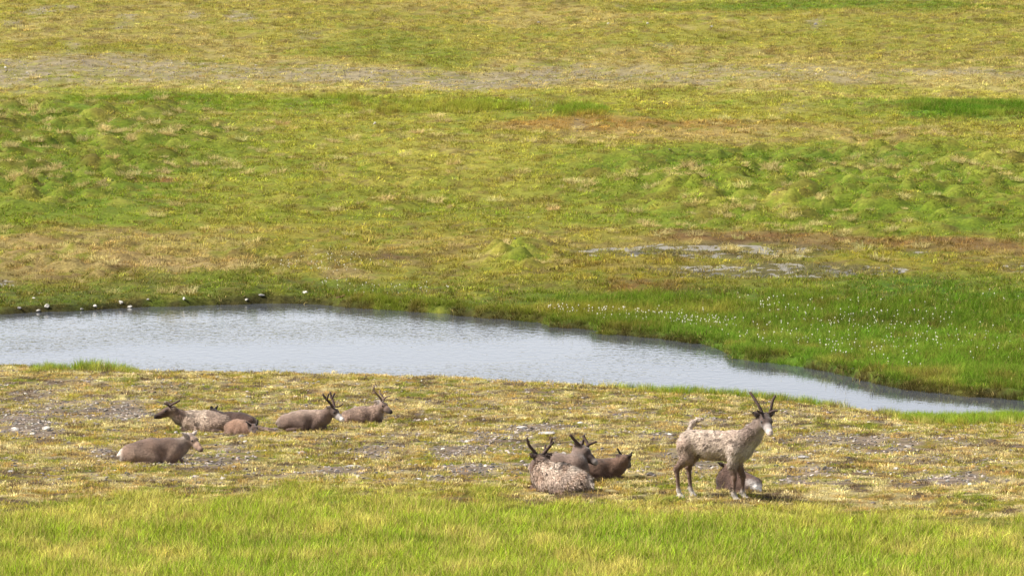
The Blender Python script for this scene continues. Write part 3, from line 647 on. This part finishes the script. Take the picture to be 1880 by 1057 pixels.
class Blob:
    def __init__(s): s.p = []
    def cone(s, a, b, ra, rb, c, k=.05, fr=None, sq=1.0):
        s.p.append((np.array(a, float), np.array(b, float), ra, rb, np.array(c, float), k, fr, sq))
    def dist(s, pr, P):
        a, b, ra, rb, c, k, fr, sq = pr
        q = P-a; ab = b-a
        if sq != 1.0:
            lt = fr; q = q+lt*((q@lt)*(1/sq-1))[..., None]; ab = ab+lt*(ab@lt)*(1/sq-1)
        L2 = max(ab@ab, 1e-9); t = np.clip((q@ab)/L2, 0, 1)
        return np.linalg.norm(q-t[..., None]*ab, axis=-1)-(ra+t*(rb-ra))
    def mesh(s, h):
        lo = np.min([np.minimum(p[0]-p[2], p[1]-p[3]) for p in s.p], 0)-.04; hi = np.max([np.maximum(p[0]+p[2], p[1]+p[3]) for p in s.p], 0)+.04
        n = np.ceil((hi-lo)/h).astype(int)+1; D = np.full(n, 1.0)
        for p in s.p:
            m = p[5]+2*h; a = np.minimum(p[0]-p[2], p[1]-p[3])-m; b = np.maximum(p[0]+p[2], p[1]+p[3])+m
            i0 = np.clip(((a-lo)/h).astype(int), 0, n); i1 = np.clip(((b-lo)/h).astype(int)+2, 0, n)
            G = np.stack(np.meshgrid(*[lo[q]+h*np.arange(i0[q], i1[q]) for q in range(3)], indexing='ij'), -1)
            d = s.dist(p, G); sl_ = tuple(slice(i0[q], i1[q]) for q in range(3)); o = D[sl_]; k = p[5]
            hh = np.clip(.5+.5*(o-d)/k, 0, 1); D[sl_] = o*(1-hh)+d*hh-k*hh*(1-hh)
        V, Q = surface_nets(D, lo, h)
        W = np.zeros(len(V)); C = np.zeros((len(V), 3))
        for p in s.p:
            wgt = np.exp(-np.maximum(s.dist(p, V)+.01, 0)/.018)+1e-9; W += wgt; C += wgt[:, None]*p[4]
        return V, Q, C/W[:, None]
def catmull(P, n=5):
    P = [np.array(p, float) for p in P]; P = [2*P[0]-P[1]]+P+[2*P[-1]-P[-2]]; out = []
    for i in range(1, len(P)-2):
        for q in range(n):
            t = q/n; a, b, c, d = P[i-1:i+3]
            out.append(.5*((2*b)+(c-a)*t+(2*a-5*b+4*c-d)*t*t+(-a+3*b-3*c+d)*t**3))
    out.append(P[-2]); return out
def tube(V, Fc, P, r0, r1, ns=7):
    P = catmull(P); b0 = len(V); n = len(P)
    for i, p in enumerate(P):
        d = P[min(i+1, n-1)]-P[max(i-1, 0)]; d = d/np.linalg.norm(d)
        a = np.cross(d, (0.3, .9, .1)); a /= np.linalg.norm(a); b = np.cross(d, a); t = i/(n-1)
        r = (r0+(r1-r0)*t)*(1+.08*math.sin(i*2.3)); r *= (.62 if i == n-1 else 1)
        for q in range(ns): an = 2*math.pi*q/ns; V.append(tuple(p+r*(a*math.cos(an)+b*math.sin(an))))
    for i in range(n-1):
        for q in range(ns): Fc.append((b0+i*ns+q, b0+i*ns+(q+1) % ns, b0+(i+1)*ns+(q+1) % ns, b0+(i+1)*ns+q))
    Fc.append([b0+(n-1)*ns+q for q in range(ns)]); Fc.append([b0+q for q in range(ns)][::-1])
def mat_hide():
    m, n, out = new_mat('reindeer_hide'); l = n.links.new
    a = n.nodes.new('ShaderNodeAttribute'); a.attribute_name = 'col'
    tc = n.nodes.new('ShaderNodeTexCoord'); t1 = n.nodes.new('ShaderNodeTexNoise'); t1.inputs['Scale'].default_value = 26; t1.inputs['Detail'].default_value = 6; t1.inputs['Roughness'].default_value = .7
    l(tc.outputs['Object'], t1.inputs[0])
    r = n.nodes.new('ShaderNodeMapRange'); r.inputs[1].default_value = .3; r.inputs[2].default_value = .7; r.inputs[3].default_value = .78; r.inputs[4].default_value = 1.18; l(t1.outputs[0], r.inputs[0])
    sc = n.nodes.new('ShaderNodeVectorMath'); sc.operation = 'SCALE'; l(a.outputs['Color'], sc.inputs[0]); l(r.outputs[0], sc.inputs['Scale'])
    b = n.nodes.new('ShaderNodeBsdfPrincipled'); b.inputs['Roughness'].default_value = .85; b.inputs['Specular IOR Level'].default_value = .2; b.inputs['Sheen Weight'].default_value = .15
    l(sc.outputs[0], b.inputs['Base Color'])
    bp = n.nodes.new('ShaderNodeBump'); bp.inputs['Strength'].default_value = .5; bp.inputs['Distance'].default_value = .02; l(t1.outputs[0], bp.inputs['Height']); l(bp.outputs[0], b.inputs['Normal'])
    l(b.outputs[0], out.inputs[0]); return m
M_HIDE = mat_hide(); M_EYE = mat_plain('eye', (.012,.009,.008), .45, .3)
M_VELVET = mat_stone('antler_velvet', alb(58,42,36), alb(92,68,56), 20); M_VELVET_PALE = mat_stone('antler_velvet_pale', alb(104,82,70), alb(158,130,110), 20); M_BLACK = mat_stone('antler_velvet_black', alb(26,20,18), alb(50,38,32), 20)

def reindeer(label, loc_px, yaw, k, pose, poll, nose, side, antlers, pal, L=.38, moult=0.0, ears=True, ear_len=1.0, velvet=None, tail=None, extra=None, sink=.03, seed=0, ndy=None, squash=None):
    """loc_px: pixel of the ground under the trunk; poll (u, v, depth offset); nose (u, v); side +1 nose away from the camera, -1 towards"""
    x0, y0, z0 = ground_at(*loc_px); z0 -= sink
    root = bpy.data.objects.new('reindeer', None); col.objects.link(root); root.location = (x0, y0, z0)
    tag(root, label, 'reindeer', 'reindeer herd resting by the pond')
    def P(u, v, dy=0): a, b, c = unproject(u, v, y0+dy); return np.array((a-x0, b-y0, c-z0))
    ya = R(yaw); fw = np.array((math.cos(ya), math.sin(ya), 0)); lf = np.array((-math.sin(ya), math.cos(ya), 0)); up = np.array((0, 0, 1.))
    def T_(f, l_, u_): return k*(f*fw+l_*lf+u_*up)
    B = Blob(); c = pal
    lean = extra.get('lean', 0) if extra else 0
    if pose == 'lie':
        q = squash or .92
        B.cone(T_(-.50,0,.235), T_(-.06,0,.27), .205*k, .255*k, c['back'], .08, lf, 1.0)
        B.cone(T_(-.06,0,.27), T_(.36,0,.27), .255*k, .225*k, c['back'], .08, lf, 1.0)
        B.cone(T_(-.30,0,.36), T_(.30,0,.40), .12*k, .11*k, c['ridge'], .08)
        B.cone(T_(.26,0,.42), T_(.40,0,.36), .10*k, .13*k, c['ridge'], .08)
        for s_ in (-1, 1):
            B.cone(T_(-.42,.15*s_,.20), T_(-.06,.23*s_,.13), .14*k, .10*k, c['side'], .11)
            B.cone(T_(-.06,.29*s_,.07), T_(-.46,.30*s_,.045), .055*k, .04*k, c['leg'], .03)
            B.cone(T_(-.46,.30*s_,.045), T_(-.30,.34*s_,.04), .04*k, .038*k, c['leg'], .03)
            B.cone(T_(.38,.13*s_,.24), T_(.20,.20*s_,.10), .145*k, .085*k, c['side'], .06)
            B.cone(T_(.20,.20*s_,.07), T_(.52,.15*s_,.06), .065*k, .05*k, c['leg'], .04)
            B.cone(T_(.52,.15*s_,.06), T_(.30,.20*s_,.045), .048*k, .035*k, c['leg'], .03)
        if not tail: B.cone(T_(-.68,0,.30), T_(-.75,0,.20), .035*k, .03*k, c['rump'], .03)
        B.cone(T_(-.66,0,.20), T_(-.67,0,.12), .06*k, .05*k, c['rump'], .05)
        nb, nr, cb = T_(.38,0,.31), .175*k, T_(.46,0,.22)
    else:
        B.cone(T_(-.40,0,.845), T_(-.05,0,.815), .175*k, .195*k, c['back'], .08, lf, .80)
        B.cone(T_(-.05,0,.815), T_(.36,0,.81), .195*k, .205*k, c['back'], .08, lf, .80)
        B.cone(T_(-.34,0,.92), T_(.30,0,.945), .10*k, .09*k, c['ridge'], .08)
        B.cone(T_(.28,0,.97), T_(.42,0,.93), .085*k, .11*k, c['ridge'], .08)
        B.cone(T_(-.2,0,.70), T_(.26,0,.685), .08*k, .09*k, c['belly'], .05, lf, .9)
        for s_ in (-1, 1):
            st = extra['hind'][s_]; x1 = st
            B.cone(T_(-.43,.09*s_,.80), T_(-.40,.11*s_,.62), .135*k, .095*k, c['thigh'], .06)
            B.cone(T_(-.40,.11*s_,.62), T_(-.52+st,.12*s_,.45), .09*k, .040*k, c['leg'], .05)
            B.cone(T_(-.52+st,.12*s_,.45), T_(-.49+st,.12*s_,.13), .037*k, .026*k, c['leg'], .03)
            B.cone(T_(-.49+st,.12*s_,.12), T_(-.45+st,.12*s_,.035), .034*k, .036*k, c['foot'], .03)
            B.cone(T_(-.45+st,.12*s_,.035), T_(-.41+st,.12*s_,.022), .038*k, .028*k, c['foot'], .02)
            sf = extra['fore'][s_]
            B.cone(T_(.38,.10*s_,.76), T_(.34,.115*s_,.57), .12*k, .07*k, c['side'], .06)
            B.cone(T_(.34,.115*s_,.57), T_(.37+sf,.12*s_,.36), .065*k, .040*k, c['leg'], .05)
            B.cone(T_(.37+sf,.12*s_,.36), T_(.36+sf,.125*s_,.12), .035*k, .026*k, c['leg'], .03)
            B.cone(T_(.36+sf,.125*s_,.12), T_(.41+sf,.125*s_,.035), .034*k, .037*k, c['foot'], .03)
            B.cone(T_(.41+sf,.125*s_,.035), T_(.46+sf,.125*s_,.022), .038*k, .028*k, c['foot'], .02)
        nb, nr, cb = T_(.42,0,.86), .165*k, T_(.47,0,.75)
    if tail:
        tp = [P(*t) for t in tail]
        for i in range(len(tp)-1): B.cone(tp[i], tp[i+1], .034-.003*i, .038-.006*i, c['rump'], .03)
    # head
    pp = P(*poll); pn0 = P(nose[0], nose[1], poll[2]); pl = pn0-pp
    dd = side*math.sqrt(max(0, L*L-pl@pl)) if ndy is None else ndy
    pn = P(nose[0], nose[1], poll[2]+dd)
    hx = pn-pp; hl = np.linalg.norm(hx); hx /= hl; hk = hl/.385
    hy = np.cross(up, hx); hy /= np.linalg.norm(hy); hz = np.cross(hx, hy)
    def H(a, b, d): return pp+hk*(a*hx+b*hy+d*hz)
    def hc(a, b, ra, rb, cc, kk=.03): B.cone(H(*a), H(*b), ra*hk, rb*hk, cc, kk)
    hc((-.01,0,-.01), (.10,0,-.005), .085, .078, c['head'], .04)
    hc((.10,0,-.008), (.22,0,-.018), .074, .055, c['face'], .03)
    hc((.22,0,-.018), (.315,0,-.026), .055, .048, c['muzzle'], .03)
    hc((.325,0,-.022), (.342,0,-.032), .043, .040, c['nose'], .015)
    hc((.05,0,-.065), (.24,0,-.066), .058, .034, c['jaw'], .03)
    hc((.24,0,-.066), (.30,0,-.062), .034, .026, c['muzzle'], .02)
    for s_ in (-1, 1):
        hc((.085,.05*s_,.035), (.125,.052*s_,.03), .032, .028, c['head'], .02)
        if ears:
            el = ear_len
            hc((-.03,.07*s_,.02), (-.055,.13*s_*el,.05*el), .026, .036, c['ear'], .02)
            hc((-.055,.13*s_*el,.05*el), (-.085,.215*s_*el,.085*el), .036, .010, c['ear'], .015)
    # neck: nape, core and hanging throat mane
    pe = H(-.03,0,-.03); mid = (nb+pe)/2 + np.array((0, 0, -.035*k))
    nm = .105*hk+.02*k+(.012 if pose == 'stand' else 0)
    B.cone(nb, mid, nr, nm, c['neck'], .09); B.cone(mid, pe, nm, .085*hk, c['neck'], .05)
    th = H(.03,0,-.10); mid2 = (cb+th)/2 + np.array((0, 0, -.03*k))
    B.cone(cb, mid2, .125*k, .075*hk, c['throat'], .07); B.cone(mid2, th, .075*hk, .05*hk, c['throat'], .05)
    if extra:
        for (pts, r0, r1, cc) in extra.get('limbs', []):
            q_ = [P(*t) for t in pts]
            for i in range(len(q_)-1):
                f0 = i/(len(q_)-1); f1 = (i+1)/(len(q_)-1)
                B.cone(q_[i], q_[i+1], r0+(r1-r0)*f0, r0+(r1-r0)*f1, c[cc], .03)
    V, Q, C = B.mesh(.0125)
    # coat: faded winter hair with darker new hair showing through where it has shed
    f = V@fw; l_ = V@lf; z = V[:, 2]
    nz = fbm(f*7+l_*4+seed*3.1, z*7-l_*3, 1201+seed, 4); nz2 = fbm(f*19+l_*11, z*19+l_*7+seed, 1211+seed, 3)
    trunk = sstep(.52*k, .36*k, f)*(sstep(.5*k, .62*k, z) if pose == 'stand' else sstep(.08*k, .2*k, z))
    big = fbm(f*3.1+seed*7, z*4+l_*2.5, 1241+seed, 3)
    tr = trunk*(sstep(.36*k, .50*k, z) if pose == 'lie' else sstep(.84*k, 1.0*k, z))*.75
    C = C*(1-tr[:, None])+c['ridge']*tr[:, None]
    C = C*(1+(.5*(nz-.5)+.35*(nz2-.5)+(.5 if pose == 'stand' else .8)*(big-.5)))[:, None]
    if moult:
        cr = fbm(f*15+l_*9+seed, z*24-f*6+l_*5, 1231+seed, 3); pt = .9*moult*trunk*sstep(.60, .66, cr*.75+nz*.25)
        C = C*(1-pt[:, None])+np.array(alb(66,50,44))*pt[:, None]
        pt = .6*moult*trunk*sstep(.52, .62, fbm(f*4+9, z*5+l_*3, 1221+seed, 3))
        C = C*(1-pt[:, None])+np.array(c['shed'])*pt[:, None]
    C = C*1.06; C = np.clip(C, 0.004, .82)
    body = mesh_obj('body', V, Q, M_HIDE, root, C)
    # fur tufts that break the outline
    body.data.update(); nn = np.zeros(len(V)*3, np.float32); body.data.vertex_normals.foreach_get('vector', nn); nn = nn.reshape(-1, 3)
    r = np.random.default_rng(50+seed); hd = np.linalg.norm(V-(pp+.2*hk*hx), axis=1)
    w_ = np.where(hd < .24*hk, .12, 1)*np.where(z < .42*k, .25 if pose == 'stand' else 1, 1); ids = r.choice(len(V), 7000, p=w_/w_.sum())
    n_ = nn[ids]; g = -fw*.8+np.array((0, 0, -.6)); g = g+r.normal(0, .35, (len(ids), 3)); g = g-n_*(g*n_).sum(1)[:, None]; g /= np.linalg.norm(g, axis=1)[:, None]+1e-6
    ln = r.uniform(.014, .036, len(ids))*(1+1.1*moult)*np.where(hd[ids] < .24*hk, .4, 1); d_ = g*.93+n_*r.uniform(.12, .45, (len(ids), 1)); sd_ = np.cross(n_, g)*(.005+.004*moult)
    tp_ = V[ids]+d_*ln[:, None]; FV = np.stack([V[ids]-sd_-n_*.003, V[ids]+sd_-n_*.003, tp_], 1).reshape(-1, 3)
    FC = np.repeat(np.clip(C[ids]*np.exp(r.normal(0, .26, (len(ids), 1))), 0, .9), 3, 0)
    fo = mesh_obj('fur', FV, np.arange(len(FV)).reshape(-1, 3), M_HIDE, root, FC, smooth=False); fo['kind'] = 'stuff'
    for s_ in (-1, 1):
        import bmesh
        bm = bmesh.new(); bmesh.ops.create_uvsphere(bm, u_segments=10, v_segments=8, radius=.025*hk)
        ev = [tuple(np.array(v_.co)+H(.118,.068*s_,.024)) for v_ in bm.verts]; ef = [[q.index for q in f_.verts] for f_ in bm.faces]; bm.free()
        mesh_obj('eye', ev, ef, M_EYE, root)
        vv, ff = [], []; a = H(.335,.022*s_,-.012); tube(vv, ff, [a, a+hk*(.008*hx+.006*hy*s_), a+hk*(.014*hx+.010*hy*s_)], .011*hk, .007*hk, 6)
        mesh_obj('nostril', vv, ff, M_EYE, root)
    for branches in antlers:
        vv, ff = [], []
        for (pts, r0, r1) in branches: tube(vv, ff, [P(*t) for t in pts], r0*1.2, r1*1.2)
        mesh_obj('antler', vv, ff, velvet or M_VELVET, root)
    print(label[:40], 'Y=%.1f' % y0, 'head', round(hl, 2), 'tris', len(Q)*2)
    return root

def palette(base, **kw):
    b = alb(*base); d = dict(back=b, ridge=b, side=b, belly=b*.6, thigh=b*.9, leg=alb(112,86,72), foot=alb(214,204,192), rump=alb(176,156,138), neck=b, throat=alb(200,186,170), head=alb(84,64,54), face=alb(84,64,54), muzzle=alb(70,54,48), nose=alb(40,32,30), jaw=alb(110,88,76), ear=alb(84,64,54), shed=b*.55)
    d.update({k_: alb(*v_) for k_, v_ in kw.items()}); return d

# standing bull, profile with the face turned to the camera
reindeer('standing pale reindeer with white muzzle, raised white tail and two dark upright antlers', (1311,914), -24, 1.0, 'stand', (1404,768,-.36), (1416,796), -1,
 [[([(1399,757,-.36),(1393,745,-.34),(1384,730,-.28),(1376,719,-.24)], .021, .016), ([(1398,756,-.37),(1394,756,-.44),(1390,753,-.5)], .018, .012)],
  [([(1413,759,-.40),(1416,748,-.42),(1418,737,-.40),(1424,725,-.36)], .021, .016), ([(1414,757,-.42),(1420,754,-.48),(1428,754,-.5)], .018, .012)]],
 palette((204,181,162), ridge=(212,190,170), side=(192,174,158), thigh=(184,158,140), belly=(112,84,68), leg=(122,96,82), neck=(138,118,106), throat=(206,194,182), head=(84,66,58), face=(92,76,68), muzzle=(208,198,190), nose=(206,176,164), jaw=(140,122,110), ear=(64,48,44), rump=(240,232,222), shed=(168,142,126)),
 moult=.8, tail=[(1266,789,.25),(1273,775,.24),(1281,770,.22),(1290,769,.2)], extra=dict(hind={-1: -.04, 1: .06}, fore={-1: 0.0, 1: .05}), seed=1, L=.42, sink=.02, ear_len=.8)
# calf lying behind the bull's forelegs
reindeer('small brown calf with white rump lying behind the standing reindeer\'s forelegs', (1354,900), 142, .60, 'lie', (1336,857,.20), (1330,864), 1,
 [], palette((96,72,60), ridge=(92,68,56), side=(90,68,56), rump=(238,232,226), head=(104,78,64), ear=(58,44,40), neck=(118,90,74), throat=(110,84,70), foot=(240,234,228)), L=.27, ear_len=1.15, seed=2,
 extra=dict(limbs=[([(1376,888,-.25),(1386,894,-.3),(1396,901,-.3)], .03, .02, 'foot')]), tail=[(1385,889,-.25),(1387,893,-.28)])
# middle trio
reindeer('shaggy moulting pale reindeer lying with its back to us, antlers forked', (1028,901), 138, .87, 'lie', (992,842,.62), (988,852), 1,
 [[([(985,834,.62),(978,825,.62),(971,816,.58),(967,803,.55)], .024, .017), ([(972,818,.58),(970,812,.66),(971,809,.70)], .016, .013)],
  [([(996,835,.62),(1004,825,.62),(1011,816,.58),(1013,803,.55)], .024, .017), ([(1011,817,.58),(1015,813,.54),(1016,810,.54)], .017, .013), ([(1000,826,.7),(1001,820,.75),(1002,815,.78)], .016, .011)]],
 palette((196,172,152), ridge=(216,196,176), side=(186,162,144), neck=(120,98,84), throat=(132,112,98), head=(86,66,56), face=(80,62,54), ear=(64,48,42), rump=(210,194,178), shed=(150,120,98)), moult=1.0, velvet=M_VELVET, seed=3, L=.38, ear_len=.8)
reindeer('dark brown antlered reindeer facing right between two others, dark face', (1030,880), -35, .82, 'lie', (1066,822,.08), (1099,850), -1,
 [[([(1064,817,.02),(1058,811,.0),(1050,802,-.02),(1046,797,-.02)], .024, .018), ([(1069,815,-.05),(1071,810,-.1),(1070,807,-.14)], .018, .014)],
  [([(1079,820,.16),(1078,813,.2),(1073,804,.24),(1071,798,.25)], .025, .019), ([(1080,816,.18),(1088,813,.2),(1096,810,.22)], .02, .014)]],
 palette((106,84,72), ridge=(128,108,96), side=(96,76,66), neck=(94,76,66), throat=(186,170,154), head=(70,54,46), face=(64,50,44), muzzle=(72,58,52), nose=(196,184,176), jaw=(110,90,80), ear=(60,46,40)), seed=4, L=.41, ear_len=.62)
reindeer('plain brown young reindeer with two black spikes, head turned away, right of the trio', (1100,876), 14, .60, 'lie', (1147,842,.05), (1156,853), 1,
 [[([(1143,838,.05),(1138,831,.04),(1133,822,.03)], .017, .012)], [([(1152,842,.1),(1156,836,.1),(1161,829,.1)], .017, .012)]],
 palette((118,90,72), ridge=(128,98,80), side=(110,84,68), neck=(122,94,76), throat=(118,90,74), head=(108,84,68), face=(70,52,44), muzzle=(54,42,38), ear=(52,40,36)), seed=5, L=.33, velvet=M_BLACK, ear_len=.7)
# left group
reindeer('pale reindeer lying facing left, dark face, antlers swept straight back', (374,789), 176, .75, 'lie', (313,752,-.05), (281,764), -1,
 [[([(311,746,-.10),(316,742,-.14),(324,738,-.16),(331,734,-.16)], .021, .017), ([(311,745,-.11),(306,742,-.16),(301,741,-.18)], .016, .012)], [([(309,747,.04),(312,742,.1),(304,737,.14)], .02, .014)]],
 palette((206,182,160), ridge=(214,192,170), side=(196,170,148), neck=(138,112,96), throat=(196,178,160), head=(96,74,62), face=(96,74,62), muzzle=(64,48,42), nose=(36,28,26), jaw=(116,92,78), ear=(170,148,130), shed=(160,130,112)), moult=.75, velvet=M_VELVET, seed=6, L=.37, ear_len=.55)
reindeer('almost black young reindeer lying half hidden behind the left pale one', (437,783), 158, .56, 'lie', (392,755,.30), (388,761), 1,
 [[([(389,752,.3),(388,748,.3),(387,745,.3)], .034, .022)], [([(395,752,.32),(397,748,.32),(400,744,.32)], .03, .01)]],
 palette((82,60,50), ridge=(70,52,44), side=(84,62,52), neck=(64,48,42), throat=(60,46,40), head=(40,32,30), face=(36,28,26), ear=(34,26,24), leg=(146,120,104)), seed=7, L=.27, velvet=M_BLACK, ears=False,
 extra=dict(limbs=[([(470,784,-.35),(490,788,-.5),(506,788,-.5)], .05, .028, 'leg'), ([(506,788,-.5),(508,788,-.5)], .03, .028, 'foot'), ([(472,787,-.4),(495,792,-.62),(512,794,-.66)], .045, .026, 'leg'), ([(512,794,-.66),(523,795,-.68)], .027, .025, 'foot')]))
reindeer('small warm brown calf asleep with its spiked head on the ground', (438,795), -52, .52, 'lie', (465,784,-.46), (475,797), -1,
 [[([(461,781,-.48),(457,778,-.5),(451,773,-.5)], .018, .012)], [([(470,780,-.46),(473,775,-.46),(473,769,-.46)], .018, .012)]],
 palette((140,108,88), ridge=(148,116,94), side=(130,100,80), neck=(128,98,80), throat=(150,112,88), head=(86,66,56), face=(74,56,48), muzzle=(66,50,44), ear=(60,46,40), rump=(180,160,142)), seed=8, L=.30, velvet=M_BLACK, ear_len=.6)
reindeer('taupe antlered reindeer lying facing right with white muzzle, left middle', (560,787), 4, .74, 'lie', (609,752,.0), (633,771), -1,
 [[([(611,747,-.06),(606,740,-.10),(598,731,-.12),(592,723,-.12)], .023, .018), ([(600,733,-.12),(602,727,-.2),(604,722,-.22)], .018, .013), ([(614,746,-.05),(622,746,-.03),(630,741,.0)], .015, .009)],
  [([(614,747,.07),(612,738,.12),(609,731,.16),(606,718,.18)], .024, .018), ([(609,732,.16),(612,726,.16),(615,721,.18)], .02, .015)]],
 palette((136,112,98), ridge=(172,148,130), side=(132,108,94), neck=(130,106,92), throat=(140,116,100), head=(84,66,56), face=(104,86,76), muzzle=(226,218,210), nose=(214,196,188), jaw=(122,100,88), ear=(150,128,112)), seed=9, L=.36, ear_len=.55)
reindeer('pale brown antlered reindeer with black nose lying behind the taupe one', (668,775), 5, .63, 'lie', (699,741,.0), (721,756), -1,
 [[([(701,735,-.05),(697,729,-.08),(690,721,-.10),(686,716,-.10),(687,708,-.12)], .019, .013), ([(690,721,-.1),(686,721,-.12),(683,721,-.12)], .013, .008), ([(704,733,-.05),(710,728,-.04),(717,727,-.02)], .016, .011)],
  [([(705,736,.06),(702,727,.10),(697,721,.12),(698,716,.14)], .019, .013)]],
 palette((170,142,122), ridge=(176,148,128), side=(160,132,114), neck=(158,132,114), throat=(212,196,178), head=(130,106,92), face=(150,124,108), muzzle=(56,44,40), nose=(30,24,22), jaw=(160,136,120), ear=(226,216,204), shed=(130,104,90)), moult=.45, velvet=M_VELVET_PALE, seed=10, L=.35, ear_len=.6)
reindeer('antlerless grey brown reindeer with pale ears lying alone nearest the left foreground', (284,849), 14, .84, 'lie', (350,803,.15), (373,826), -1,
 [], palette((128,104,88), ridge=(118,94,80), side=(144,120,102), neck=(150,130,114), throat=(178,160,144), head=(160,136,118), face=(184,152,128), muzzle=(186,152,130), nose=(120,96,86), jaw=(186,164,146), ear=(226,208,194), rump=(220,206,192), belly=(176,152,132)), seed=11, L=.36, ear_len=.95)

# ------------------------------------------------------------------ driftwood
x, y_, z = ground_at(625, 550)
vv, ff = [], []; tube(vv, ff, [np.array(p) for p in ((-.12,0,.02),(0,.03,.05),(.13,.05,.10))], .016, .01)
o = mesh_obj('driftwood', vv, ff, mat_stone('driftwood_bark', alb(120,80,60), alb(170,120,92), 14)); o.location = (x, y_, z+.03)
tag(o, 'short reddish stick of driftwood on the far bank above the waterline', 'driftwood')
